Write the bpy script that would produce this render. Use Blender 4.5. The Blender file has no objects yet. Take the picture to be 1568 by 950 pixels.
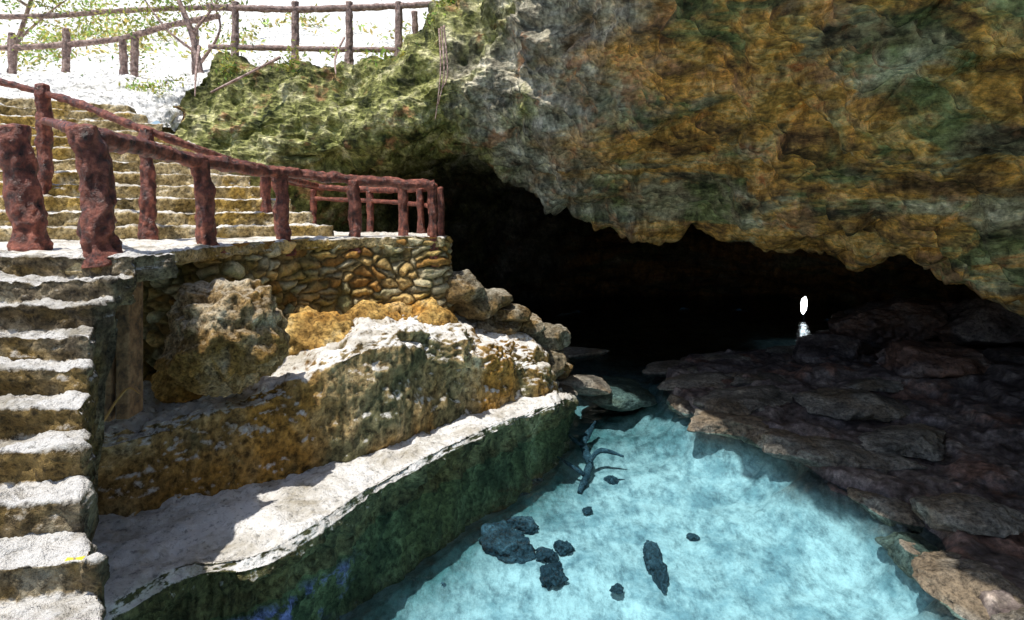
import bpy, math, random
import numpy as np
from mathutils import Vector, noise, Matrix
random.seed(7); np.random.seed(7)
sc=bpy.context.scene
# ------------------------------------------------------------------ materials
def new_mat(name):
    m=bpy.data.materials.new(name); m.use_nodes=True
    nt=m.node_tree; nt.nodes.clear(); return m,nt
class NB:
    def __init__(s,nt): s.nt=nt; s._c={}
    def n(s,t,**k):
        x=s.nt.nodes.new(t)
        for a,b in k.items(): setattr(x,a,b)
        return x
    def l(s,a,b): s.nt.links.new(a,b)
    def coords(s,scale=(1,1,1),rot=(0,0,0)):
        tc=s.n('ShaderNodeTexCoord')
        if scale==(1,1,1) and rot==(0,0,0): return tc.outputs['Object']
        mp=s.n('ShaderNodeMapping')
        mp.inputs['Scale'].default_value=scale; mp.inputs['Rotation'].default_value=rot
        s.l(tc.outputs['Object'],mp.inputs[0]); return mp.outputs[0]
    def noise(s,vec,scale,detail=5,rough=.6,dist=0):
        x=s.n('ShaderNodeTexNoise'); x.inputs['Scale'].default_value=scale
        x.inputs['Detail'].default_value=detail; x.inputs['Roughness'].default_value=rough
        x.inputs['Distortion'].default_value=dist; s.l(vec,x.inputs['Vector']); return x.outputs['Fac']
    def ramp(s,fac,stops):
        r=s.n('ShaderNodeValToRGB'); e=r.color_ramp.elements
        while len(e)<len(stops): e.new(.5)
        for i,(p,c) in enumerate(stops):
            e[i].position=p; e[i].color=(c[0],c[1],c[2],1) if hasattr(c,'__len__') else (c,c,c,1)
        s.l(fac,r.inputs[0]); return r.outputs[0]
    def mr(s,fac,a,b_,c=0,d=1):
        k=s.n('ShaderNodeMapRange'); k.inputs[1].default_value=a; k.inputs[2].default_value=b_; k.inputs[3].default_value=c; k.inputs[4].default_value=d
        s.l(fac,k.inputs[0]); return k.outputs[0]
    def mix(s,f,a,b,mode='MIX'):
        m=s.n('ShaderNodeMix',data_type='RGBA',blend_type=mode)
        if hasattr(f,'links'): s.l(f,m.inputs[0])
        else: m.inputs[0].default_value=f
        for v,i in ((a,6),(b,7)):
            if hasattr(v,'links'): s.l(v,m.inputs[i])
            else: m.inputs[i].default_value=(v[0],v[1],v[2],1)
        return m.outputs[2]
    def math(s,op,a,b=0,clamp=False):
        m=s.n('ShaderNodeMath',operation=op); m.use_clamp=clamp
        for v,i in ((a,0),(b,1)):
            if hasattr(v,'links'): s.l(v,m.inputs[i])
            else: m.inputs[i].default_value=v
        return m.outputs[0]
    def finish(s,col,rough=.85,bump=None,bstr=.5,bdist=.05,spec=.3):
        p=s.n('ShaderNodeBsdfPrincipled'); o=s.n('ShaderNodeOutputMaterial')
        if hasattr(col,'links'): s.l(col,p.inputs['Base Color'])
        else: p.inputs['Base Color'].default_value=(*col,1)
        if hasattr(rough,'links'): s.l(rough,p.inputs['Roughness'])
        else: p.inputs['Roughness'].default_value=rough
        p.inputs['Specular IOR Level'].default_value=spec
        if bump is not None:
            b=s.n('ShaderNodeBump'); b.inputs['Strength'].default_value=bstr; b.inputs['Distance'].default_value=bdist
            s.l(bump,b.inputs['Height']); s.l(b.outputs[0],p.inputs['Normal'])
        s.l(p.outputs[0],o.inputs[0]); return p

def rock_mat(name,cols,scale=1.5,stretch=(1,1,1),rot=(0,0,0),stain=None,stain2=None,top=None,top_lo=.55,top_hi=.85,
             rough=.85,bstr=.8,bdist=.06,spec=.25,contrast=1.0,zmin=None,under=None):
    m,nt=new_mat(name); b=NB(nt)
    v=b.coords(stretch,rot); v0=b.coords()
    f=b.noise(v,scale,6,.7,.3)
    n=len(cols); col=b.ramp(f,[(.34+.32*i/(n-1),c) for i,c in enumerate(cols)])
    if stain:
        f2=b.noise(v,scale*.45,4,.6,.6)
        col=b.mix(b.ramp(f2,[(.47,0),(.58,1)]),col,b.mix(b.mr(f,.4,.62),[c*.5 for c in stain],stain))
    if stain2:
        f3=b.noise(b.coords((stretch[0]*1.3,stretch[1],stretch[2]*.9),(rot[0],rot[1]+.4,rot[2])),scale*.7,5,.65,.5)
        col=b.mix(b.ramp(f3,[(.52,0),(.62,.9)]),col,stain2)
    g=b.noise(v0,scale*10,4,.75)
    col=b.mix(1.0,col,b.ramp(g,[(.36,.3),(.5,.95),(.66,1.5)]),'MULTIPLY')
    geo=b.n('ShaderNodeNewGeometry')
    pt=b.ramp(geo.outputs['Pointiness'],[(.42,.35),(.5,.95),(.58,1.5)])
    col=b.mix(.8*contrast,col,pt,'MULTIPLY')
    if under:
        sz=b.n('ShaderNodeSeparateXYZ'); b.l(v0,sz.inputs[0])
        uf=b.math('MULTIPLY',b.mr(sz.outputs[2],-.02,-.12),b.ramp(b.noise(v0,2.6,5,.7),[(.53,0),(.60,.85)]))
        uf=b.math('MULTIPLY',uf,b.mr(sz.outputs[1],5.4,4.9))
        col=b.mix(uf,col,b.mix(b.mr(g,.4,.6),[c*.25 for c in under],under))
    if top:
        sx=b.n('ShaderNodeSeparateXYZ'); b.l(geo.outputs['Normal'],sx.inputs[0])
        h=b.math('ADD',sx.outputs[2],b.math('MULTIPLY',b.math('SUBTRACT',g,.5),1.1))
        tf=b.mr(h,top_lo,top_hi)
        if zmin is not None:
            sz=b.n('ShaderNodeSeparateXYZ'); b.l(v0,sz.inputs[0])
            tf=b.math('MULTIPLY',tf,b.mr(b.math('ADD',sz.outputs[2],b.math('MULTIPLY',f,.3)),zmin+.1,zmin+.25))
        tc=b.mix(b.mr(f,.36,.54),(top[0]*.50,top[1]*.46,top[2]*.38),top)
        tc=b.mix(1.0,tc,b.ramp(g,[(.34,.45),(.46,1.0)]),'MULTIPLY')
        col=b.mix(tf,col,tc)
    bh=b.math('ADD',b.noise(v,scale*4,6,.72),b.math('MULTIPLY',g,.5))
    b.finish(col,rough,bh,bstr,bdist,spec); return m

def roof_material():
    m,nt=new_mat('cave_overhang_rock'); b=NB(nt)
    st=(.55,.8,2.2); rt=(.15,.42,.25)
    v=b.coords(st,rt); v0=b.coords()
    n1=b.noise(v0,2.0,7,.72,.2); n2=b.noise(v,1.4,7,.72,.4)
    grey=b.ramp(n1,[(.36,(.08,.07,.05)),(.45,(.28,.26,.19)),(.54,(.50,.46,.34)),(.63,(.78,.72,.56))])
    green=b.ramp(n1,[(.37,(.05,.06,.02)),(.46,(.18,.19,.05)),(.54,(.38,.38,.14)),(.63,(.68,.64,.36))])
    och=b.ramp(n2,[(.36,(.13,.065,.025)),(.44,(.36,.18,.055)),(.51,(.70,.34,.07)),(.57,(.78,.47,.17)),(.66,(.65,.21,.06))])
    olive=b.ramp(n2,[(.38,(.08,.055,.03)),(.46,(.29,.22,.12)),(.54,(.44,.36,.20)),(.64,(.80,.66,.44))])
    moss=b.ramp(n2,[(.38,(.05,.05,.018)),(.5,(.22,.22,.08)),(.62,(.42,.42,.19))])
    sp=b.n('ShaderNodeSeparateXYZ'); b.l(v0,sp.inputs[0])
    lowf=b.noise(v0,.9,4,.6,.3)
    left=b.math('ADD',b.math('MULTIPLY',sp.outputs[0],-.20),b.math('MULTIPLY',lowf,1.6))
    base=b.mix(b.mr(left,.75,1.05),grey,green)
    right=b.math('ADD',b.math('MULTIPLY',sp.outputs[0],.26),b.math('MULTIPLY',b.noise(v,.8,5,.6,.5),1.5))
    pn=b.noise(v,.6,6,.65,.8)
    warm=b.mix(b.ramp(pn,[(.44,0),(.51,1)]),b.mix(b.ramp(lowf,[(.46,0),(.54,1)]),olive,moss),och)
    col=b.mix(b.mr(right,.85,1.3),base,warm)
    red=b.ramp(b.noise(v0,1.3,5,.7,.3),[(.57,0),(.64,.7)])
    col=b.mix(red,col,(.52,.25,.12))
    dk=b.ramp(b.noise(b.coords((1.2,.5,.35),(0,.7,0)),2.4,5,.7,.3),[(.40,.40),(.49,1)])
    col=b.mix(.8,col,dk,'MULTIPLY')
    # cave gloom painted into the rock colour deep inside
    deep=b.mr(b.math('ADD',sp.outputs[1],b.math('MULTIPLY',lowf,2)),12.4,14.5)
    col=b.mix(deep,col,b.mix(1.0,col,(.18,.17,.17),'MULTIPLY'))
    g=b.noise(v0,12,4,.75)
    col=b.mix(1.0,col,b.ramp(g,[(.34,.4),(.5,1.0),(.66,1.5)]),'MULTIPLY')
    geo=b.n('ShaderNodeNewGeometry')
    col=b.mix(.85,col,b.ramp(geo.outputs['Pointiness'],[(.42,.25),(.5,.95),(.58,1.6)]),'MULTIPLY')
    bh=b.math('ADD',b.noise(v,5,5,.72),b.math('MULTIPLY',g,.4))
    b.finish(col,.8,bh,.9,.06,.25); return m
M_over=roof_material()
M_bank=rock_mat('dark_bank_rock',[(.03,.023,.022),(.09,.068,.065),(.15,.12,.11),(.30,.25,.21)],1.8,stain=(.18,.10,.07),bdist=.05,rough=.45,spec=.5)
M_slab=rock_mat('slab_limestone',[(.05,.047,.04),(.16,.145,.12),(.27,.245,.20),(.48,.43,.34)],2.2,stain=(.27,.21,.14),bdist=.05,bstr=1,rough=.45,spec=.5)
M_pile=rock_mat('pile_rock',[(.05,.045,.03),(.17,.14,.09),(.26,.22,.15),(.42,.38,.29)],2.4,stain=(.28,.18,.07),top=(.50,.48,.40),top_lo=.8,top_hi=1.2,bdist=.05,bstr=1)
M_subm=rock_mat('submerged_rock',[(.02,.035,.05),(.045,.07,.09),(.10,.14,.17)],3.5,bdist=.03)
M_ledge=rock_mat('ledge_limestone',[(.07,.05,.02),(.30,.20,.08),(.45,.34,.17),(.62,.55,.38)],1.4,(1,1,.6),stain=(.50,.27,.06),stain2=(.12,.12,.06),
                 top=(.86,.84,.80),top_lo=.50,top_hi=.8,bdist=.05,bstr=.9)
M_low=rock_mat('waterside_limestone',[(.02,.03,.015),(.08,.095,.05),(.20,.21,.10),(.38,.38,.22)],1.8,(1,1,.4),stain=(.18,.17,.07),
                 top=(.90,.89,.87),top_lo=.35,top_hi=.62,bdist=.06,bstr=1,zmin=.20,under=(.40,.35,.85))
M_bould=rock_mat('boulder_limestone',[(.12,.08,.03),(.40,.27,.12),(.66,.50,.29),(.82,.72,.52)],3.2,stain=(.56,.33,.09),top=(.85,.76,.60),top_lo=.6,top_hi=1.1,bdist=.08,bstr=1)
M_ochre=rock_mat('ochre_bedrock',[(.16,.09,.02),(.42,.25,.07),(.58,.38,.12),(.68,.55,.30)],2,stain=(.52,.26,.05),bdist=.06)
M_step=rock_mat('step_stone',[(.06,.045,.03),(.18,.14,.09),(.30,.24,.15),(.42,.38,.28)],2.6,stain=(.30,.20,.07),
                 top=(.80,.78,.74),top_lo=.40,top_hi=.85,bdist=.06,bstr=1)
M_step2=rock_mat('stair_stone',[(.18,.13,.05),(.42,.31,.14),(.60,.47,.25),(.70,.62,.46)],2.6,stain=(.55,.36,.09),
                 top=(.80,.77,.71),top_lo=.35,top_hi=.75,bdist=.03,bstr=.9)
M_white=rock_mat('bleached_limestone',[(.66,.64,.58),(.82,.81,.78),(.90,.89,.87)],1.2,bdist=.04,contrast=.4,bstr=.5)
def wall_material():
    m,nt=new_mat('rubble_masonry'); b=NB(nt)
    a=b.n('ShaderNodeVertexColor'); a.layer_name='Col'
    v=b.coords(); n14=b.noise(v,14,6,.75)
    c=b.mix(1.0,a.outputs[0],b.ramp(n14,[(.34,.4),(.5,1),(.66,1.5)]),'MULTIPLY')
    c=b.mix(b.ramp(b.noise(v,2,5,.6),[(.48,0),(.60,.75)]),c,b.mix(1.0,c,(.45,.52,.28),'MULTIPLY'))
    b.finish(c,.85,n14,1,.04,.25); return m
M_wall=wall_material()
def log_material(name,c1,c2,c3,rough=.38,worn=.35,wc=(.45,.30,.26)):
    m,nt=new_mat(name); b=NB(nt); v=b.coords()
    f=b.noise(v,11,6,.7,.3)
    c=b.ramp(f,[(.36,c1),(.5,c2),(.64,c3)])
    r=b.mr(f,.3,.7,rough-.14,rough+.25)
    c=b.mix(b.ramp(b.noise(v,7,6,.8),[(.60,0),(.68,worn)]),c,wc)
    geo=b.n('ShaderNodeNewGeometry')
    c=b.mix(.9,c,b.ramp(geo.outputs['Pointiness'],[(.44,.3),(.5,1),(.56,1.8)]),'MULTIPLY')
    b.finish(c,r,b.noise(v,18,6,.72,.3),1.0,.04,.6); return m
M_log=log_material('red_brown_log',(.030,.009,.006),(.15,.036,.020),(.34,.11,.065))
M_log2=log_material('weathered_log',(.09,.06,.055),(.27,.17,.14),(.45,.34,.30),.6)
M_beam=log_material('brown_board',(.04,.02,.01),(.17,.09,.04),(.28,.16,.08),.6,0)
m,nt=new_mat('yellow_paint'); b=NB(nt); v=b.coords(); b.finish(b.ramp(b.noise(v,22,6,.7),[(.40,(.25,.2,.1)),(.5,(.80,.62,.03))]),.6); M_yel=m
m,nt=new_mat('leaf_green'); b=NB(nt)
oi=b.n('ShaderNodeVertexColor'); oi.layer_name='Col'
p=b.finish(oi.outputs[0],.5,spec=.3)
tr=b.n('ShaderNodeBsdfTranslucent'); b.l(oi.outputs[0],tr.inputs[0]); ms=b.n('ShaderNodeMixShader'); ms.inputs[0].default_value=.45
out=[n for n in nt.nodes if n.type=='OUTPUT_MATERIAL'][0]
b.l(p.outputs[0],ms.inputs[1]); b.l(tr.outputs[0],ms.inputs[2]); b.l(ms.outputs[0],out.inputs[0]); M_leaf=m
m,nt=new_mat('pool_bed_and_bank'); b=NB(nt); v=b.coords()
sn=b.noise(b.coords((1,.5,1)),8,7,.8,.1)
sand=b.ramp(sn,[(.35,(.30,.35,.36)),(.45,(.56,.60,.60)),(.54,(.80,.82,.80)),(.66,(.93,.93,.90))])
mot=b.noise(v,1.7,7,.75)
sand=b.mix(b.ramp(mot,[(.44,0),(.60,.85)]),sand,b.mix(1.0,sand,(.40,.52,.58),'MULTIPLY'))
shade_al=b.n('ShaderNodeVertexColor'); shade_al.layer_name='Col'
sa=b.n('ShaderNodeSeparateColor'); b.l(shade_al.outputs[0],sa.inputs[0])
shade_alg=b.math('ADD',sa.outputs[0],b.math('MULTIPLY',b.math('SUBTRACT',mot,.5),.9))
sand=b.mix(b.mr(shade_alg,.15,1.0),sand,b.mix(b.mr(sn,.4,.6),(.04,.08,.075),(.13,.24,.23)))  # painted shade: darkens sand beside the ledge and towards the cave
rn=b.noise(v,1.8,7,.72,.2)
rock=b.ramp(rn,[(.34,(.024,.019,.018)),(.45,(.080,.062,.058)),(.55,(.145,.118,.108)),(.66,(.30,.25,.21))])
rock=b.mix(b.ramp(b.noise(v,1.1,5,.65),[(.54,0),(.61,.6)]),rock,(.20,.10,.065))
g=b.noise(v,13,4,.75)
rock=b.mix(1.0,rock,b.ramp(g,[(.35,.4),(.5,1),(.66,1.8)]),'MULTIPLY')
geo=b.n('ShaderNodeNewGeometry')
rock=b.mix(.8,rock,b.ramp(geo.outputs['Pointiness'],[(.43,.3),(.5,.95),(.56,1.7)]),'MULTIPLY')
sp=b.n('ShaderNodeSeparateXYZ'); b.l(v,sp.inputs[0])
h=b.math('ADD',sp.outputs[2],b.math('MULTIPLY',b.math('SUBTRACT',rn,.5),.5))
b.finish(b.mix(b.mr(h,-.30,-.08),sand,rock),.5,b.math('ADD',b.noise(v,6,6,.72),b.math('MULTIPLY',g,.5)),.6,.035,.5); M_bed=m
m,nt=new_mat('clear_spring_water'); b=NB(nt); v=b.coords((1,1.0,1))
tr=b.n('ShaderNodeBsdfTransparent'); tr.inputs[0].default_value=(.60,.83,.90,1)
gl=b.n('ShaderNodeBsdfGlossy'); gl.inputs['Roughness'].default_value=.03; gl.inputs[0].default_value=(.9,.95,1,1)
fr=b.n('ShaderNodeFresnel'); fr.inputs[0].default_value=1.33
bp=b.n('ShaderNodeBump'); bp.inputs['Strength'].default_value=.8; bp.inputs['Distance'].default_value=.05
b.l(b.noise(v,3.6,4,.5,.3),bp.inputs['Height'])
b.l(bp.outputs[0],gl.inputs['Normal']); b.l(bp.outputs[0],fr.inputs['Normal'])
ms=b.n('ShaderNodeMixShader'); o=b.n('ShaderNodeOutputMaterial')
b.l(fr.outputs[0],ms.inputs[0]); b.l(tr.outputs[0],ms.inputs[1]); b.l(gl.outputs[0],ms.inputs[2]); b.l(ms.outputs[0],o.inputs[0]); M_water=m
m,nt=new_mat('dry_twig'); b=NB(nt); b.finish((.45,.25,.08),.7); M_twig=m
m,nt=new_mat('lamp_glow'); b=NB(nt); e=b.n('ShaderNodeEmission'); e.inputs[0].default_value=(.9,.97,1,1); e.inputs[1].default_value=7
o=b.n('ShaderNodeOutputMaterial'); b.l(e.outputs[0],o.inputs[0]); M_glow=m
m,nt=new_mat('lamp_housing'); b=NB(nt); b.finish((.05,.05,.05),.5); M_house=m

# ------------------------------------------------------------------ mesh helpers
def mesh_obj(name,verts,faces,mat,smooth=True,cols=None,parent=None):
    me=bpy.data.meshes.new(name); me.from_pydata([tuple(map(float,v)) for v in verts],[],[tuple(int(i) for i in f) for f in faces])
    me.materials.append(mat)
    if smooth: me.polygons.foreach_set('use_smooth',[True]*len(me.polygons))
    if cols is not None:
        a=me.color_attributes.new('Col','FLOAT_COLOR','POINT')
        c=np.ones((len(verts),4)); c[:,:3]=cols; a.data.foreach_set('color',c.ravel())
    me.update(); ob=bpy.data.objects.new(name,me); sc.collection.objects.link(ob)
    if parent: ob.parent=parent
    return ob
def empty(name):
    e=bpy.data.objects.new(name,None); sc.collection.objects.link(e); return e
def resample(A,n,smooth=True):
    A=np.asarray(A,float); m=A.shape[0]; t=np.linspace(0,m-1,n); i=np.clip(np.floor(t).astype(int),0,m-2); f=(t-i).reshape((-1,)+(1,)*(A.ndim-1))
    if not smooth: return A[i]*(1-f)+A[i+1]*f
    p0=A[np.maximum(i-1,0)];p1=A[i];p2=A[i+1];p3=A[np.minimum(i+2,m-1)]
    return .5*((2*p1)+(-p0+p2)*f+(2*p0-5*p1+4*p2-p3)*f**2+(-p0+3*p1-3*p2+p3)*f**3)
def grid_normals(G):
    du=np.gradient(G,axis=0); dv=np.gradient(G,axis=1); n=np.cross(du,dv); n/=np.linalg.norm(n,axis=2,keepdims=True)+1e-9; return n
def grid_faces(nr,nc):
    i=np.arange(nr-1)[:,None]*nc+np.arange(nc-1)[None,:]
    return np.stack([i,i+1,i+nc+1,i+nc],-1).reshape(-1,4)
def fr(p,s,o=5,off=0): return noise.fractal(Vector((p[0]*s+off,p[1]*s+off*.7,p[2]*s)),.9,2.1,o)
def rg(p,s,o=5,off=0): return noise.ridged_multi_fractal(Vector((p[0]*s+off,p[1]*s,p[2]*s)),.9,2.1,o,1.0,2.0)
def loft(name,ctrl,nr,nc,mat,disp,sr=True,scm=True,parent=None,flip=False):
    G=resample(ctrl,nr,sr); G=np.swapaxes(resample(np.swapaxes(G,0,1),nc,scm),0,1)
    N=grid_normals(G); P=G.reshape(-1,3); NN=N.reshape(-1,3)
    D=np.array([disp(p) for p in P]); P=P+NN*D[:,None]
    return mesh_obj(name,P,grid_faces(nr,nc),mat,parent=parent)
import bmesh
def ico(sub):
    bm=bmesh.new(); bmesh.ops.create_icosphere(bm,subdivisions=sub,radius=1)
    v=np.array([x.co[:] for x in bm.verts]); f=[[w.index for w in x.verts] for x in bm.faces]; bm.free(); return v,f
ICO={4:ico(4),5:ico(5),6:ico(6),3:ico(3)}
def rock_geo(loc,size,rotz=0,seed=0,sub=5,planes=14,rough=.10,tilt=(0,0),lo=.62):
    rs=np.random.RandomState(seed+100); V,F=ICO[sub]
    n=rs.normal(size=(planes,3)); n/=np.linalg.norm(n,axis=1)[:,None]; d=rs.uniform(lo,.95,planes)
    dot=V@n.T; r=np.where(dot>.05,d/np.maximum(dot,.05),9).min(1); r=np.minimum(r,1.12)
    P=V*r[:,None]; sz=np.array(size); P=P*sz
    ms=sz.mean(); out=[]
    for p,v in zip(P,V):
        k=rough*ms*(1.1*fr(p+seed*7.3,1.3/ms,6)+.45*fr(p+seed*3.1,5/ms,4))
        out.append(p+v*k*np.minimum(1,sz/ms))
    P=np.array(out)
    R=np.array((Matrix.Rotation(rotz,3,'Z')@Matrix.Rotation(tilt[0],3,'X')@Matrix.Rotation(tilt[1],3,'Y')))
    return P@R.T+np.array(loc),F
def rock(name,*a,mat=None,parent=None,**k):
    P,F=rock_geo(*a,**k); return mesh_obj(name,P,F,mat,parent=parent)
def join_rocks(name,specs,mat):
    VV=[];FF=[];o=0
    for s in specs:
        P,F=rock_geo(**s); VV.append(P); FF+= [[i+o for i in f] for f in F]; o+=len(P)
    return mesh_obj(name,np.concatenate(VV),FF,mat)
def tube_geo(pts,rad,seg=20,step=.025,bump=.12,seed=0):
    pts=np.array(pts,float); L=np.linalg.norm(np.diff(pts,axis=0),axis=1).sum(); n=max(4,int(L/step)+1)
    C=resample(pts,n,len(pts)>2); R=resample(np.array(rad,float).reshape(-1,1),n,False)[:,0]
    T=np.gradient(C,axis=0); T/=np.linalg.norm(T,axis=1)[:,None]
    up=np.array([0,0,1.]) if abs(T[0,2])<.8 else np.array([1.,0,0])
    V=[]
    for i in range(n):
        a=np.cross(T[i],up); a/=np.linalg.norm(a); b2=np.cross(T[i],a)
        for j in range(seg):
            t=2*math.pi*j/seg; d=a*math.cos(t)+b2*math.sin(t)
            q=C[i]+d*R[i]
            k=1+bump*1.6*fr(q+seed,4.5,4)+bump*.8*fr(q*np.array([1,1,.5])+seed,14,3)+(bump*.6*abs(math.sin(3*t+3*fr(q+seed,3,2))))
            V.append(C[i]+d*R[i]*k)
    F=[]
    for i in range(n-1):
        for j in range(seg):
            F.append((i*seg+j,i*seg+(j+1)%seg,(i+1)*seg+(j+1)%seg,(i+1)*seg+j))
    V.append(C[0]-T[0]*R[0]*.1); V.append(C[-1]+T[-1]*R[-1]*.35); a0=len(V)-2; a1=len(V)-1
    for j in range(seg):
        F.append((a0,(j+1)%seg,j)); F.append((a1,(n-1)*seg+j,(n-1)*seg+(j+1)%seg))
    return np.array(V),F
def tubes(name,specs,mat,parent=None):
    VV=[];FF=[];o=0
    for s in specs:
        P,F=tube_geo(**s); VV.append(P); FF+=[[i+o for i in f] for f in F]; o+=len(P)
    return mesh_obj(name,np.concatenate(VV),FF,mat,parent=parent)

# ------------------------------------------------------------------ cave rock
cols_=[
 [(-13,30,6.0),(-10,18,6.0),(-7.2,13,6.1),(-6.0,11.5,6.14),(-6.24,11,5.53),(-6.6,10.6,4.83),(-6.5,10.4,4.2),(-5.8,10.5,3.36),(-5.5,11,2.4),(-5.5,11.5,.5)],
 [(-7,30,6.2),(-6,18,6.1),(-4.9,13,6.15),(-4.4,11.5,6.17),(-4.3,10.9,5.38),(-4.15,10.5,4.69),(-4.07,10.3,4.06),(-4.06,10.6,3.45),(-4,11,2.4),(-4,11.5,.3)],
 [(-3,30,6.6),(-2.9,18,6.3),(-2.7,12.8,6.2),(-2.4,11.3,6.18),(-2.2,10.4,5.39),(-2.23,10,4.72),(-2.15,10.2,4.2),(-2.2,11.7,3.9),(-1.8,14,3.2),(-1.5,17,-.5)],
 [(3,30,10),(1,18,9.5),(-.4,11.4,8.6),(-.77,10.5,6.9),(-.95,9.8,5.48),(-1.08,10,4.72),(-1.06,11,4.1),(-.92,12.6,4.0),(0,15.5,3.4),(.5,20.5,-.8)],
 [(8,30,11),(4,18,10.5),(.5,8.5,8.4),(.74,8.5,6.3),(.48,9,5.07),(.53,10,4.26),(.87,11.4,3.25),(1.9,13.2,3.8),(3,17,3.1),(3.5,22,-.8)],
 [(14,28,11),(7,16,10.5),(1.3,6.6,7.8),(1.6,6.7,5.8),(1.84,7.8,4.88),(2.18,9.2,3.95),(2.6,10.5,2.82),(3.7,12.6,3.5),(5.5,17,2.9),(6.5,22,-.8)],
 [(22,26,11),(10,12,10.5),(2.4,4.8,7.2),(2.7,4.7,5.2),(3.42,6,4.38),(4.16,7.3,3.5),(5.0,8.6,2.41),(6.3,10.8,3.1),(8.5,16,2.6),(10.5,21.5,-.8)],
 [(26,16,11),(12,7,10.5),(2.7,3.4,7.0),(3.0,3.3,4.65),(4.31,4.6,3.95),(5.25,5.6,3.13),(6.0,6.4,1.97),(7.8,8.6,2.4),(11,13.2,1.9),(14,17,-1.0)],
 [(26,4,11),(12,1,10.5),(3.0,.6,7.0),(3.5,1.2,4.4),(4.8,2.0,3.7),(5.8,2.5,2.8),(7,3,1.7),(9,5,1.5),(12,8,1.1),(16,9,-1.0)],
 [(26,-8,11),(12,-6,10.5),(3.4,-3,7.0),(3.9,-1.5,4.4),(5,-1,3.7),(6,-.5,2.8),(7.2,0,1.7),(9,2,1.3),(12,4,.8),(16,4,-1.0)],
]
ctrl=np.array(cols_).swapaxes(0,1)
def sst(x): x=min(1,max(0,x)); return x*x*(3-2*x)
def roofdisp(p):
    d=.38*fr(p,.5,3,5)+.17*fr(p,1.6,6,9)
    s=.45+.55*sst((p[0]+1)/3)
    w=fr(p,.45,4,20)
    t=(p[2]*1.0+p[0]*.42+p[1]*.10)*1.0+1.0*w
    fq=t-math.floor(t); amp=.30*sst((fr(p,.6,3,33)+.5)/.7)*s
    d+=amp*(fq if fq<.84 else (1-fq)/.16*.84)
    t=(p[2]*1.0+p[0]*.5+p[1]*.05)*3.0+1.3*fr(p,.8,3,40)
    fq=t-math.floor(t); amp=.08*sst((fr(p,1.1,3,53)+.35)/.6)*s
    d+=amp*(fq if fq<.8 else (1-fq)/.2*.8)
    ds,pp=noise.voronoi(Vector((p[0]*1.0+.6*w,p[1]*.7,p[2]*1.5+.5*w)))
    d-=.12*max(0,1-(ds[1]-ds[0])*9)*sst((fr(p,.7,3,80)+.1)/.3)
    d+=.05*fr(p,5,5,2)+.05*(rg(p,2.2,4,3)-1)
    return d
def nonuniform(ctrl,dens_r,nc):
    m=ctrl.shape[0]
    t=np.concatenate([np.linspace(i,i+1,dens_r[i],endpoint=False) for i in range(m-1)]+[[m-1]])
    A=ctrl; i=np.clip(np.floor(t).astype(int),0,m-2); f=(t-i)[:,None,None]
    p0=A[np.maximum(i-1,0)];p1=A[i];p2=A[i+1];p3=A[np.minimum(i+2,m-1)]
    G=.5*((2*p1)+(-p0+p2)*f+(2*p0-5*p1+4*p2-p3)*f**2+(-p0+3*p1-3*p2+p3)*f**3)
    return np.swapaxes(resample(np.swapaxes(G,0,1),nc),0,1)
G=nonuniform(ctrl,[6,16,40,90,90,90,50,30,30],640)
N=grid_normals(G); P=G.reshape(-1,3); D=np.array([roofdisp(p) for p in P])-.10
P=P-N.reshape(-1,3)*(D*(1 if N[150,300,2]>0 else -1))[:,None]
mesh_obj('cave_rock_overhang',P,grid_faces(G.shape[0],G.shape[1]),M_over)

# ------------------------------------------------------------------ pool bed and right bank
F_=[(-3.3,2.6),(-2.6,3.57),(-2.33,4.03),(-1.78,4.25),(-1.2,5.4),(-.4,6.6),(.5,7.75),(1.0,8.9)]
poly=np.array([(3.2,-4),(3.3,1),(3.35,3),(3.4,4.2),(3.65,4.9),(3.85,5.56),(3.5,6.5),(3.5,7.7),(2.8,8.2),(2.6,9.8),(3.1,11.2),(3.9,12.0),(6.5,12.8),(8.5,13.8),(15,15),(15,23),(-6,23),(-6,-4)],float)
xs=np.concatenate([np.linspace(-9,-1.5,60,endpoint=False),np.linspace(-1.5,7,300,endpoint=False),np.linspace(7,18,110)])
ys=np.concatenate([np.linspace(-6,3,40,endpoint=False),np.linspace(3,14,330,endpoint=False),np.linspace(14,26,70)])
X,Y=np.meshgrid(xs,ys); dmin=np.full(X.shape,1e9); inside=np.zeros(X.shape,bool); dl=np.full(X.shape,1e9)
for a,c in zip(poly,np.roll(poly,-1,0)):
    e=c-a; t=np.clip(((X-a[0])*e[0]+(Y-a[1])*e[1])/(e@e),0,1)
    dmin=np.minimum(dmin,np.hypot(X-a[0]-t*e[0],Y-a[1]-t*e[1]))
    cond=((a[1]>Y)!=(c[1]>Y))&(X<(c[0]-a[0])*(Y-a[1])/(c[1]-a[1]+1e-12)+a[0]); inside^=cond
FL=np.array(F_+[(1.6,10.0),(1.6,11.5)],float)
for a,c in zip(FL[:-1],FL[1:]):
    e=c-a; t=np.clip(((X-a[0])*e[0]+(Y-a[1])*e[1])/(e@e),0,1); dl=np.minimum(dl,np.hypot(X-a[0]-t*e[0],Y-a[1]-t*e[1]))
Z=np.zeros(X.shape); CA=np.zeros(X.shape+(3,))
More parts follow.
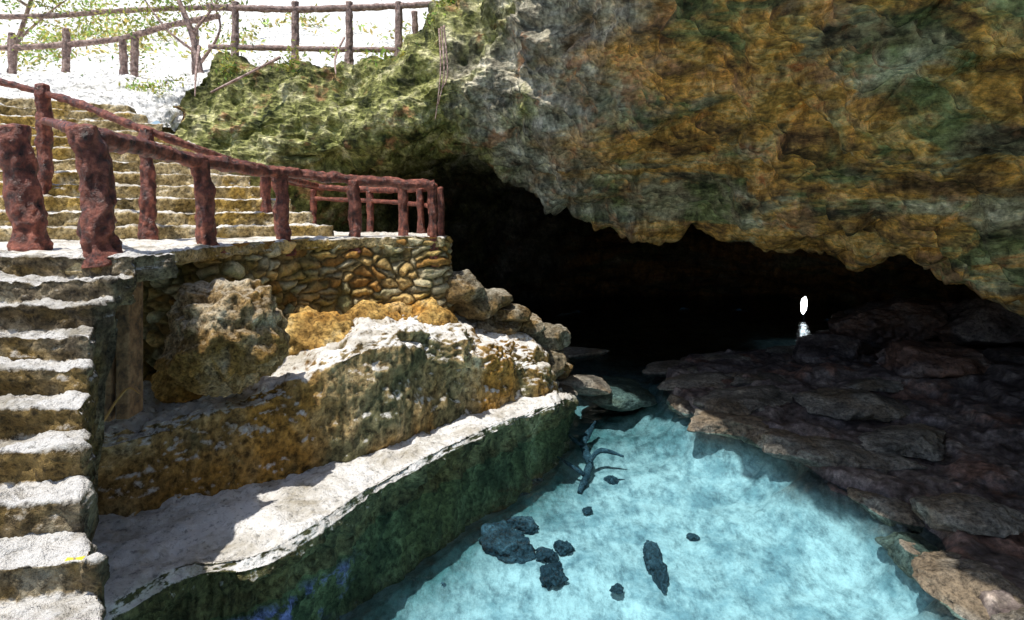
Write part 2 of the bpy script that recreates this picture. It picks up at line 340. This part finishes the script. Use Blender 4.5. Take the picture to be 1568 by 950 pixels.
for i in range(X.shape[0]):
    for j in range(X.shape[1]):
        p=(X[i,j],Y[i,j],0); d=dmin[i,j]+.18*fr(p,1.4,3)
        if inside[i,j]:
            Z[i,j]=-.80*(1-math.exp(-max(d,0)*2.0))+.05*fr(p,1.2,4)-.02+.16*math.exp(-dl[i,j]/.5)
        else:
            d=max(d,0)
            h=.04+.045*d+.022*d*d
            st=.15; q=h+.13*fr(p,.6,3)+.05; fl=math.floor(q/st); fq=q/st-fl
            q=(fl+sst((fq-.3)/.25))*st
            Z[i,j]=.25*h+.75*q+.075*fr(p,1.6,6)+.035*(rg(p,3,4)-1)
            if d<.15: Z[i,j]-=.2*(1-d/.15)
        CA[i,j,0]=min(1,max(1.0*math.exp(-(max(0,dl[i,j]-.05)/.50)**1.2), .85*sst((Y[i,j]-6.8)/3.2)-.8*sst((Y[i,j]-10.5)/2), .6*math.exp(-max(d,0)/.4)))  # ledge shadow and cave gloom as bed colour, plus algae near the banks
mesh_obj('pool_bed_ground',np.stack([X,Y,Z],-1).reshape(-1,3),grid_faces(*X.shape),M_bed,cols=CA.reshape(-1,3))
mesh_obj('pool_water',[(-6,-4,0),(15,-4,0),(15,23,0),(-6,23,0)],[(0,1,2,3)],M_water)

# ------------------------------------------------------------------ lower ledge and middle ledge
B_=[(-4.6,3.6),(-3.46,4.58),(-2.81,5.06),(-2.2,5.45),(-1.42,6.05),(-.66,6.95),(.42,8.06),(.75,9.2)]
zt=[.5,.5,.5,.5,.5,.48,.42,.15]
rows=[]
rows.append([(b[0]-.5,b[1]+.6,z+.02) for b,z in zip(B_,zt)])
rows.append([(b[0],b[1],z+.01) for b,z in zip(B_,zt)])
rows.append([((f[0]*.97+b[0]*.03),(f[1]*.97+b[1]*.03),z) for f,b,z in zip(F_,B_,zt)])
rows.append([(f[0]+.02,f[1]-.02,z-.07) for f,z in zip(F_,zt)])
rows.append([(f[0]-.10,f[1]+.10,z-.35) for f,z in zip(F_,zt)])
rows.append([(f[0]-.16,f[1]+.12,-.3) for f in F_])
rows.append([(f[0]-.16,f[1]+.10,-1.3) for f in F_])
def ld(p): return .12*fr(p,1.3,5)+.06*(rg(p,2.6,5)-1)+.03*fr(p,9,4)+.08*(p[2]<.4)*fr((p[0]*3,p[1]*3,p[2]*.6),1.4,4)
loft('waterside_ledge',np.array(rows),190,460,M_low,lambda p:ld(p)*(.5 if p[2]>.42 else 1.0),sr=False)
T_=[1.1,1.12,1.2,1.32,1.62,1.34,.85,.3]
K_=[(-6.5,6.0,1.15),(-4.6,6.25,1.15),(-3.6,6.5,1.3),(-2.6,6.8,1.45),(-1.9,7.8,1.75),(-1.0,8.2,1.65),(.3,8.9,1.05),(.9,9.6,.35)]
rows=[[ (b[0]+.02,b[1]-.02,.3) for b in B_],
      [ (b[0]-.02,b[1]+.02,.3+(t-.3)*.5) for b,t in zip(B_,T_)],
      [ (b[0]-.06,b[1]+.08,t-.06) for b,t in zip(B_,T_)],
      [ (b[0]-.13,b[1]+.16,t) for b,t in zip(B_,T_)],
      [ (b[0]*.5+k[0]*.5,b[1]*.5+k[1]*.5,(t+k[2])/2+.02) for b,k,t in zip(B_,K_,T_)],
      [ k for k in K_],
      [ (k[0]-.3,k[1]+.6,k[2]+.2) for k in K_]]
loft('rock_ledge',np.array(rows),190,460,M_ledge,lambda p:.09*fr(p,1.1,5)+.045*(rg(p,2.0,5)-1)+.03*fr(p,8,4)+.05*fr((p[0]*3,p[1]*3,p[2]*.7),1.2,4),sr=False)
join_rocks('ledge_outcrop',[dict(loc=(-1.65,6.75,1.42),size=(.60,.5,.34),seed=3,rough=.20,rotz=.5,sub=6),
   dict(loc=(-1.0,7.3,1.28),size=(.62,.5,.32),seed=5,rough=.2,rotz=.7,sub=6),
   dict(loc=(-.40,7.9,.98),size=(.52,.5,.32),seed=6,rough=.2,rotz=.7,sub=6),
   dict(loc=(.12,8.3,.58),size=(.48,.45,.28),seed=8,rough=.18,rotz=.2)],M_ledge)
rock('limestone_boulder',(-2.66,5.34,1.88),(.54,.46,.58),rotz=.4,seed=17,sub=6,rough=.24,mat=M_bould,planes=40,lo=.78)
join_rocks('ochre_bedrock',[dict(loc=(-2.35,6.75,1.50),size=(.55,.4,.42),seed=21,rough=.2),
   dict(loc=(-1.8,7.4,1.55),size=(.5,.3,.4),seed=22,rough=.2),dict(loc=(-1.15,7.75,1.5),size=(.5,.3,.36),seed=23,rough=.2),
   dict(loc=(-3.15,5.75,1.36),size=(.4,.35,.22),seed=24,rough=.2)],M_ochre)
join_rocks('rock_pile_steps',[dict(loc=(-.78,8.25,2.0),size=(.42,.42,.26),seed=31,rough=.12),
   dict(loc=(-.42,8.5,1.74),size=(.38,.36,.18),seed=32,rough=.12),dict(loc=(-.62,8.35,1.72),size=(.42,.36,.22),seed=45,rough=.12),
   dict(loc=(-.08,8.7,1.50),size=(.34,.36,.16),seed=33,rough=.12,rotz=.6),dict(loc=(-.25,8.6,1.32),size=(.36,.3,.2),seed=46,rough=.12,rotz=.6),
   dict(loc=(.22,8.95,1.30),size=(.32,.36,.15),seed=34,rough=.12,rotz=.2),dict(loc=(.12,8.9,1.05),size=(.4,.32,.22),seed=47,rough=.12,rotz=.2),
   dict(loc=(.62,9.3,.98),size=(.30,.36,.24),seed=35,rough=.14),dict(loc=(.5,9.15,.62),size=(.4,.36,.26),seed=48,rough=.14),
   dict(loc=(-.45,8.6,1.1),size=(.6,.45,.4),seed=36,rough=.16),dict(loc=(.2,9.2,.5),size=(.55,.4,.42),seed=37,rough=.16),
   dict(loc=(-.9,9.6,.9),size=(1.1,1.0,.8),seed=38,rough=.14),dict(loc=(.2,10.2,.25),size=(.9,.9,.5),seed=39,rough=.14),
   dict(loc=(-1.0,11.5,.3),size=(1.6,1.4,.9),seed=40,rough=.14),dict(loc=(.2,12.2,-.1),size=(1.0,1.4,.3),seed=41,rough=.14),
   dict(loc=(-1.8,14.5,.0),size=(2.0,2.4,.7),seed=42,rough=.14)],M_pile)
join_rocks('shore_rock_slabs',[dict(loc=(1.05,9.8,.10),size=(.70,.5,.15),seed=51,rough=.12),
   dict(loc=(.55,9.3,.10),size=(.45,.45,.16),seed=52,rough=.12),dict(loc=(1.9,10.2,-.20),size=(.6,.9,.18),seed=53,rough=.12,rotz=.4),
   dict(loc=(1.3,12.4,.02),size=(.9,.45,.12),seed=54,rough=.12)],M_slab)
bs=[(3.05,8.1,.06,.62,.42,.13,0),(3.9,9.0,.14,1.05,.55,.16,.2),(3.3,9.9,.08,.8,.5,.14,0),(4.9,8.4,.24,.85,.5,.17,-.3),(3.85,6.75,.12,.85,.42,.15,-.5),
    (4.25,5.35,.18,.50,.32,.14,-.4),(3.65,4.5,.04,.33,.42,.15,.3),(3.6,3.9,.06,.36,.32,.18,0),(3.9,5.9,-.05,.25,.45,.14,.4),(4.9,10.3,.12,1.0,.6,.14,0),(3.55,7.6,.02,.5,.3,.1,-.5),
    (3.5,8.6,.18,.6,.35,.09,.5),(4.3,9.6,.22,.65,.4,.10,.2),(2.75,9.0,-.02,.35,.5,.12,.1),(6.0,9.3,.30,.8,.45,.12,.5),(4.8,6.9,.26,.65,.4,.12,.2),(3.7,5.2,-.12,.25,.4,.14,0),
    (3.4,11.0,.02,.8,.5,.12,.3),(4.3,11.6,.04,.9,.4,.12,.3),(5.8,11.8,.08,.9,.5,.14,.3)]
join_rocks('bank_rock_slabs',[dict(loc=q[:3],size=q[3:6],rotz=q[6],seed=61+i,rough=.16,planes=14) for i,q in enumerate(bs)],M_slab)
join_rocks('bank_boulder',[dict(loc=(8.0,12.1,.65),size=(1.25,.9,.55),seed=81,rough=.16,sub=6),dict(loc=(6.3,11.2,.30),size=(.7,.6,.3),seed=82,rough=.14),
   dict(loc=(7.8,12.4,.3),size=(1.0,.7,.35),seed=83,rough=.14),dict(loc=(6.9,9.4,.6),size=(.9,.7,.32),seed=84,rough=.16),
   dict(loc=(9.6,11.2,.9),size=(1.2,.9,.5),seed=86,rough=.16)],M_bank)
sub=[(-.05,6.45,.36,.34,.24),(.42,5.9,.16,.15,.11),(.60,6.4,.12,.10,.08),(1.54,6.08,.13,.34,.12),(.36,6.25,.13,.12,.08),
     (-.72,5.73,.07,.06,.03),(.33,7.9,.18,.12,.09),(-.02,7.5,.40,.15,.09),(1.43,8.0,.16,.11,.06),(2.8,8.0,.26,.16,.08),
     (.12,6.85,.22,.17,.12),(2.4,8.7,.35,.26,.1),(2.0,9.1,.4,.26,.1),(2.7,6.9,.26,.16,.06),(1.05,5.7,.07,.07,.04),(.95,7.2,.08,.06,.04),(2.1,6.6,.08,.07,.03)]
join_rocks('submerged_stones',[dict(loc=(x,y,-.74),size=(a,b2,c),seed=90+i,sub=5,rough=.26) for i,(x,y,a,b2,c) in enumerate(sub)],M_subm)
tubes('sunken_branch',[dict(pts=[(.90,7.6,-.70),(1.12,8.2,-.58),(1.10,8.7,-.5),(1.36,9.3,-.38)],rad=[.025,.055,.05,.02],seed=3,bump=.35,seg=10),
   dict(pts=[(1.12,8.2,-.56),(1.3,8.35,-.45),(1.62,8.25,-.5)],rad=[.035,.03,.012],seed=4,bump=.3,seg=10),dict(pts=[(1.1,8.6,-.5),(.95,8.75,-.45),(.82,9.1,-.42)],rad=[.035,.025,.01],seed=5,bump=.3,seg=10),
   dict(pts=[(1.0,7.9,-.6),(.80,8.0,-.5),(.66,8.25,-.5)],rad=[.03,.02,.01],seed=6,bump=.3,seg=10)],M_subm)

# ------------------------------------------------------------------ landing masonry wall
path=np.array([(-9,6.3),(-5,6.25),(-3.6,6.15),(-3.12,5.95),(-2.95,6.4),(-2.78,7.0),(-2.45,7.4),(-2.0,7.66),(-1.5,7.82),(-1.02,7.9),(-.98,8.3),(-1.15,8.9),(-1.7,9.4),(-2.5,10.0),(-3.6,10.4)],float)
nc=760; nr=95
C=resample(path,nc); T=np.gradient(C,axis=0); T/=np.linalg.norm(T,axis=1)[:,None]; Nn=np.stack([T[:,1],-T[:,0]],1)
S=np.concatenate([[0],np.cumsum(np.linalg.norm(np.diff(C,axis=0),axis=1))])
V=np.zeros((nr,nc,3)); CC=np.zeros((nr,nc,3))
for i in range(nr):
    h=i/(nr-1); z=1.2+h*1.5
    for j in range(nc):
        q=Vector((S[j]*4.0+.8*noise.noise(Vector((S[j]*1.6,z*2,1)))+.25*noise.noise(Vector((S[j]*9,z*9,1))),z*8.2+.9*noise.noise(Vector((S[j]*1.4,z*2,7)))+.25*noise.noise(Vector((S[j]*9,z*9,5))),0))
        ds,pts=noise.voronoi(q)
        e=min(1,(ds[1]-ds[0])*2.6); cp=pts[0]
        hsh=abs(math.sin(cp[0]*12.9+cp[1]*78.2)*43758.5)%1; h2=abs(math.sin(cp[0]*39.3+cp[1]*11.1)*23421.6)%1
        d=.07*e**.5+.045*hsh*e+.025*fr((S[j],z,0),7,5)+.07*(1-h)
        base=np.array([.62,.42,.16])*(.6+.7*hsh)
        if h2>.65: base=np.array([.58,.50,.31])*(.6+.7*hsh)
        if h2<.2: base=np.array([.42,.22,.06])*(.7+.6*hsh)
        mort=np.array([.17,.12,.05]); CC[i,j]=mort+(base-mort)*min(1,e*1.6)
        V[i,j]=(C[j,0]+Nn[j,0]*d,C[j,1]+Nn[j,1]*d,z)
mesh_obj('rubble_masonry_wall',V.reshape(-1,3),grid_faces(nr,nc),M_wall,cols=CC.reshape(-1,3))
edge=np.array([(-9,4.2),(-5,4.2),(-3.0,4.2),(-2.95,4.6),(-3.0,5.3),(-2.93,6.2),(-2.72,7.0),(-2.4,7.34),(-1.95,7.6),(-1.45,7.76),(-.95,7.82),(-.9,8.3),(-1.08,8.9),(-1.65,9.35),(-2.5,9.95),(-3.6,10.35),(-9,10.4)],float)
cen=np.array([-5.0,7.2])
rows=[]
for k,z in ((.0,2.71),(.9,2.705),(.985,2.70),(1.0,2.68),(1.004,2.58),(.98,2.56),(.0,2.56)):
    rows.append([(cen[0]+(e[0]-cen[0])*k,cen[1]+(e[1]-cen[1])*k,z) for e in edge])
loft('landing_slab',np.array(rows),90,500,M_step2,lambda p:.025*fr(p,3,5)+.018*fr(p,12,3),sr=False,scm=False)

# ------------------------------------------------------------------ staircases
ur=[204,172,140,136,133,124,122,121,148,152,160,170,180,190]
ns=[]
for i in range(14):
    y=4.15-.21*i; x=(ur[i]-784)/871*y; a=math.radians(1.0*i)
    ns.append((x,y,2.7-.15*i,-math.cos(a),-math.sin(a)))
ns=[(ns[0][0]+.1,4.5,2.7,-1,0)]+ns
rows=[]
for i,(x,y,z,dx,dy) in enumerate(ns):
    rows.append((x,y,z,dx,dy,i))
    if i>0 and i+1<len(ns): rows.append((x-.005,y+.015,ns[i+1][2],dx,dy,i))
R=[]
for (x,y,z,dx,dy,i) in rows:
    R.append([(x+dx*5.5*t,y+dy*5.5*t,z) for t in np.linspace(1,0,9)]+[(x+.01,y+.02,z-.1),((x-.02,y+.05,z-.2) if i<=2 else (x-.30,y+.25,0.))])
R=np.array(R)
tt=np.concatenate([np.linspace(0,4,40,endpoint=False),np.linspace(4,8,170,endpoint=False),np.linspace(8,10,50)])
G=resample(R,(len(R)-1)*11+1,False)
Gs=np.swapaxes(G,0,1); i0=np.clip(np.floor(tt).astype(int),0,9); f=(tt-i0)[:,None,None]; G=np.swapaxes(Gs[i0]*(1-f)+Gs[i0+1]*f,0,1)
N=grid_normals(G); P=G.reshape(-1,3); D=np.array([.045*fr(p,2.5,5)+.035*fr(p,8,4)+.02*(rg(p,5,4)-1) for p in P]); P=P+N.reshape(-1,3)*D[:,None]
mesh_obj('stone_staircase',P,grid_faces(G.shape[0],G.shape[1]),M_step)
ca,sa=math.cos(math.radians(25)),math.sin(math.radians(25))
R=[]
for i in range(12):
    x=-2.45-.36*i; y=7.8+.16*i; z=2.86+.18*i
    for zz in ((z-.18),z):
        R.append([(x-ca*7*t,y-sa*7*t,zz) for t in np.linspace(1,0,9)]+[(x+.01,y+.03,zz-.08),(x+.02,y+.06,2.6)])
R.append([(x-ca*7*t-1,y-sa*7*t+2.2,z) for t in np.linspace(1,0,9)]+[(x-.9,y+2,z-.1),(x-.9,y+2,2.6)])
R=np.array(R)
G=resample(R,(len(R)-1)*8+1,False); Gs=np.swapaxes(G,0,1)
G=np.swapaxes(Gs[i0]*(1-f)+Gs[i0+1]*f,0,1)
N=grid_normals(G); P=G.reshape(-1,3); D=np.array([.035*fr(p,2.5,5)+.03*fr(p,9,4) for p in P]); P=P+N.reshape(-1,3)*D[:,None]
mesh_obj('stone_staircase.001',P,grid_faces(G.shape[0],G.shape[1]),M_step2)
VV=[];FF=[]
for k,(i,s0,s1) in enumerate(((9,.03,.10),(10,.06,.14))):
    x,y,z,dx,dy=ns[i]; o=len(VV)
    for q in np.linspace(s0,s1,6):
        px,py=x+dx*q,y+dy*q; w_=.007+.004*math.sin(q*70)
        VV+= [(px,py-.03-w_,z+.03),(px,py-.03+w_,z+.036)]
    for j in range(5): FF.append((o+2*j,o+2*j+1,o+2*j+3,o+2*j+2))
mesh_obj('yellow_step_marking',VV,FF,M_yel,smooth=False)
rows=[[(-30,4,3.4),(-12,6.5,4.2),(-9,8.0,4.6),(-6.5,9.9,4.7),(-6.2,10.6,4.6)],
      [(-30,8,5.4),(-12,9.5,5.2),(-9,10.4,5.3),(-7.0,10.8,5.2),(-6.3,11.2,5.3)],
      [(-30,11,6.2),(-12,12.2,6.0),(-9,12.4,6.05),(-7.2,12.2,6.0),(-6.0,11.9,6.1)],
      [(-30,14,6.3),(-12,14,6.2),(-9,14,6.2),(-7.2,14,6.2),(-5.5,14,6.2)]]
loft('limestone_slope',np.array(rows),120,260,M_white,lambda p:.17*fr(p,.9,5)+.08*(rg(p,2.4,5)-1))
rows=[[(x,14.0+.3*math.sin(x),6.0) for x in (-60,-20,-10,-5,0,10)],[(x,18,8.0) for x in (-60,-20,-10,-5,0,10)],
      [(x,28,13.2) for x in (-60,-20,-10,-5,0,10)],[(x,50,24) for x in (-60,-20,-10,-5,0,10)],[(x,80,30) for x in (-60,-20,-10,-5,0,10)]]
loft('added_hillside',np.array(rows),90,160,M_white,lambda p:.35*fr(p,.35,5))  # added pale hill that gives the overexposed white background behind the rim

# ------------------------------------------------------------------ support pillar
def box_geo(c,s,rz=0):
    P=[]
    for x in (-1,1):
        for y in (-1,1):
            for z in (-1,1): P.append((x*s[0]/2,y*s[1]/2,z*s[2]/2))
    R=np.array(Matrix.Rotation(rz,3,'Z')); return np.array(P)@R.T+np.array(c),[(0,1,3,2),(4,6,7,5),(0,4,5,1),(2,3,7,6),(0,2,6,4),(1,5,7,3)]
sup=empty('support_pillar')
for nm,c,s in (('board_1',(-3.26,4.50,1.95),(.20,.08,1.15)),('board_2',(-3.09,4.60,1.95),(.10,.22,1.13))):
    P,F=box_geo(c,s,.1); ob=mesh_obj(nm,P,F,M_beam,smooth=False,parent=sup)
    bv=ob.modifiers.new('bevel','BEVEL'); bv.width=.012; bv.segments=2
# ------------------------------------------------------------------ railings
def railing(name,posts,rails,mat,bp_=.17):
    e=empty(name)
    tubes('posts',[dict(pts=[(x,y,z0),(x+lx*.15,y,z0+(z1-z0)*.15),(x+lx*.5+.015*math.sin(i*3),y+.01,(z0+z1)/2),(x+lx,y,z1)],rad=[r*1.35,r*1.05,r*.92,r*.95],seed=i*5+len(name),bump=bp_,seg=28) for i,(x,y,z0,z1,r,lx) in enumerate(posts)],mat,parent=e)
    tubes('rails',[dict(pts=p,rad=[r]*len(p),seed=50+i*3,bump=bp_) for i,(p,r) in enumerate(rails)],mat,parent=e)
    return e
railing('log_railing',[(-3.08,4.28,2.62,3.66,.10,-.12),(-3.10,5.8,2.6,3.55,.08,-.08),(-2.80,7.0,2.5,3.52,.08,-.05),(-2.10,7.62,2.5,3.47,.075,-.03),(-1.07,7.84,2.30,3.42,.062,-.03)],
  [([(-3.22,4.2,3.60),(-3.22,5.0,3.59),(-3.17,5.8,3.55),(-2.85,6.95,3.53),(-2.13,7.62,3.48),(-1.08,7.84,3.42)],.062)],M_log,.28)
railing('log_railing.001',[(-1.55,8.15,2.6,3.42,.07,-.02),(-1.40,8.75,2.6,3.42,.055,-.02),(-1.75,9.3,2.6,3.42,.055,0),(-2.46,9.85,2.6,3.42,.06,0),(-3.56,10.2,2.6,3.46,.06,0),(-1.03,8.2,2.6,3.4,.05,0)],
  [([(-1.08,7.84,3.40),(-1.3,8.7,3.42),(-1.75,9.3,3.42),(-2.46,9.85,3.44),(-3.56,10.2,3.52),(-4.4,10.1,3.7)],.05),
   ([(-1.08,7.88,3.1),(-1.3,8.7,3.15),(-1.75,9.3,3.2),(-2.46,9.85,3.25),(-3.56,10.2,3.3)],.035)],M_log)
railing('log_railing.002',[(-5.92,7.2,3.0,4.65,.08,-.02),(-4.22,6.6,2.7,4.0,.075,-.04),(-3.45,8.0,2.7,3.66,.065,-.02),(-4.10,4.85,2.65,3.75,.11,-.15)],
  [([(-8.5,7.5,5.15),(-5.92,7.2,4.55),(-4.25,6.65,3.98),(-3.45,8.0,3.6),(-3.3,9.6,3.5)],.042),([(-5.92,7.2,4.2),(-3.28,4.35,3.64)],.04)],M_log,.24)
posts=[((u-784)/871*11.6,11.6,6.05,7.35,.07,0) for u in (360,452,535,610,690)]+[((635-784)/871*12.0,12.0,6.1,7.3,.06,0)]
railing('log_railing.003',posts,[([(-6.2,11.6,7.25),(-4.4,11.6,7.20),(-2.4,11.62,7.27),(-1.0,11.5,7.3)],.06),([(-6.2,11.65,6.45),(-4.4,11.6,6.4),(-2.4,11.62,6.38),(-1.0,11.5,6.4)],.05)],M_log2)
posts=[((u-784)/871*12.8,12.8,5.7,7.0+.1*(i%3),.08,.03*(-1)**i) for i,u in enumerate((-60,20,100,190,205,300))]
railing('log_railing.004',posts,[([(-14,12.8,6.75),(-11,12.8,6.78),(-9,12.8,6.95),(-7.6,12.6,7.2),(-6.2,12,7.2)],.06),([(-14,13.2,7.6),(-11,13.2,7.62),(-9,13.2,7.75),(-7,13,7.75)],.055)],M_log2)

# ------------------------------------------------------------------ vegetation
def leaves(name,clumps,parent=None,size=.07,base=(.24,.34,.08),seed=3):
    V=[];F=[];C=[]
    rs=np.random.RandomState(seed)
    for (c,r,n) in clumps:
        tint=rs.uniform(.7,1.3)
        for _ in range(n):
            d=rs.normal(size=3)*.45; p=np.array(c)+d*np.array(r)
            a=rs.normal(size=3); a/=np.linalg.norm(a); b2=np.cross(a,rs.normal(size=3)); b2/=np.linalg.norm(b2)
            s=size*rs.uniform(.6,1.5); o=len(V)
            V+=[p-a*s,p+b2*s*.4,p+a*s,p-b2*s*.4]; F.append((o,o+1,o+2,o+3))
            g=np.array(base)*tint*rs.uniform(.6,1.8); g[0]*=rs.uniform(.8,1.7); C+=[g]*4
    return mesh_obj(name,V,F,M_leaf,smooth=False,cols=np.array(C),parent=parent)
def tree(name,pts,clumps,lim,seed=1):
    e=empty(name)
    tubes('trunk',[dict(pts=pts,rad=list(np.linspace(.07,.03,len(pts))),seed=1,step=.08)]+[dict(pts=l,rad=[.035,.02,.008],seed=2,step=.08,seg=8) for l in lim],M_log2,parent=e)
    leaves('crown',clumps,parent=e,seed=seed,size=.05); return e
rs=np.random.RandomState(4)
tree('tree',[(-6.5,11.9,5.9),(-6.7,11.9,6.8),(-7.1,12,7.8),(-7.4,12.2,9.2)],
  [((rs.uniform(-10,-6),rs.uniform(11.6,13.5),rs.uniform(6.8,9.5)),(.6,.5,.4),130) for _ in range(22)],
  [[(-6.7,11.9,6.8),(-6.3,12,7.4),(-5.9,12.1,8.2)],[(-7.1,12,7.8),(-8,12.2,8.3),(-9.3,12.6,8.6)],[(-6.6,11.9,6.4),(-7.2,11.8,6.9),(-7.9,11.8,7.9)],[(-6.5,11.9,6.2),(-6.0,11.7,6.9),(-6.4,11.7,7.8)]],5)
tree('tree.001',[(-12,13.5,6),(-11.8,13.6,7.2),(-11.4,13.8,9)],
  [((rs.uniform(-13.5,-9.5),rs.uniform(12.9,14.5),rs.uniform(6.8,9.8)),(.7,.5,.5),140) for _ in range(24)],
  [[(-11.8,13.6,7.2),(-11,13.6,7.9),(-10.4,13.7,8.4)],[(-11.6,13.7,8),(-12.4,13.6,8.5),(-13.3,13.6,8.8)]],6)
leaves('rim_foliage',[((-1.3+rs.uniform(-.3,.4),10.9,6.55+rs.uniform(-.2,.7)),(.25,.2,.25),60) for _ in range(6)]+
   [((rs.uniform(-5.8,-1.6),11.0,6.1+rs.uniform(-.35,.1)),(.3,.15,.2),45) for _ in range(12)]+[((rs.uniform(-6.4,-3),rs.uniform(12.5,14),6.3),(.4,.4,.3),40) for _ in range(6)],size=.045,seed=8)
leaves('slope_plants',[((x,y,5.15+(y-10.4)*.42),(.35,.25,.14),50) for x,y in [(rs.uniform(-11.5,-6.6),rs.uniform(10.9,12.4)) for _ in range(16)]],size=.045,seed=11)
leaves('hill_shrubs',[((x,y,7.6+(y-17.5)*.54),(1.0,.8,.6),120) for x,y in [(rs.uniform(-22,-8),rs.uniform(17,24)) for _ in range(34)]+[(-6,22),(-4,21)]],size=.10,seed=9,base=(.34,.42,.14))
tubes('hanging_vines',[dict(pts=[(-1.25+.05*i,9.75-.08*i,6.2),(-1.2+.06*i,9.55,5.4),(-1.28+.05*i,9.5,4.6+.25*i)],rad=[.018,.012,.006],seg=6,seed=i,step=.06) for i in range(3)]+
  [dict(pts=[(-6.1,11.1,6.3),(-6.0,10.8,5.7),(-5.85,10.5,5.2)],rad=[.03,.02,.01],seg=6,seed=9,step=.06),
   dict(pts=[(-4.4,10.8,6.0),(-4.8,10.4,5.6),(-5.4,10.2,5.2)],rad=[.03,.025,.02],seg=6,seed=12,step=.06),
   dict(pts=[(-3.3,11.2,6.5),(-3.35,10.8,6.0),(-3.25,10.5,5.6)],rad=[.02,.02,.01],seg=6,seed=15,step=.06)],M_log2)
tubes('dry_twig',[dict(pts=[(-2.86,4.20,1.72),(-2.90,4.05,1.55),(-2.96,3.95,1.35),(-2.98,3.85,1.05)],rad=[.006,.009,.009,.007],seg=6,seed=1,step=.04),
  dict(pts=[(-2.88,4.12,1.64),(-2.80,4.15,1.74),(-2.72,4.15,1.70)],rad=[.008,.006,.003],seg=6,seed=2,step=.03)],M_twig)
# ------------------------------------------------------------------ cave lamp
e=empty('cave_lamp')
P,F=rock_geo((8.42,16.4,.40),(.10,.09,.26),seed=2,sub=3,rough=.02); mesh_obj('bulb',P,F,M_glow,parent=e)
tubes('stake',[dict(pts=[(8.42,16.4,-.9),(8.42,16.4,.2)],rad=[.03,.03],seg=8)],M_house,parent=e)

# ------------------------------------------------------------------ light, world, camera
to_sun=Vector((-.26,-.22,.94)).normalized()
sun=bpy.data.lights.new('sun','SUN'); sun.energy=4.8; sun.angle=math.radians(.6); sun.color=(1,.95,.87)
so=bpy.data.objects.new('sun',sun); so.rotation_euler=to_sun.to_track_quat('Z','Y').to_euler(); sc.collection.objects.link(so)
w=bpy.data.worlds.new('World'); sc.world=w; w.use_nodes=True; nt=w.node_tree
sky=nt.nodes.new('ShaderNodeTexSky'); sky.sky_type='NISHITA'; sky.sun_disc=False
sky.sun_elevation=math.asin(to_sun.z); sky.sun_rotation=math.atan2(to_sun.x,to_sun.y)
bg=nt.nodes['Background']; bg.inputs[1].default_value=.15; nt.links.new(sky.outputs[0],bg.inputs[0])
cam=bpy.data.cameras.new('camera'); cam.lens=20; cam.sensor_width=36; cam.shift_y=-145/1568; cam.clip_end=500; cam.clip_start=.05
co=bpy.data.objects.new('camera',cam); co.location=(0,0,3); co.rotation_euler=(math.radians(90),0,0); sc.collection.objects.link(co); sc.camera=co
sc.view_settings.view_transform='Standard'; sc.view_settings.look='None'; sc.view_settings.exposure=0
try:
    sc.cycles.max_bounces=6; sc.cycles.diffuse_bounces=4; sc.cycles.glossy_bounces=2; sc.cycles.transparent_max_bounces=8
except Exception: pass
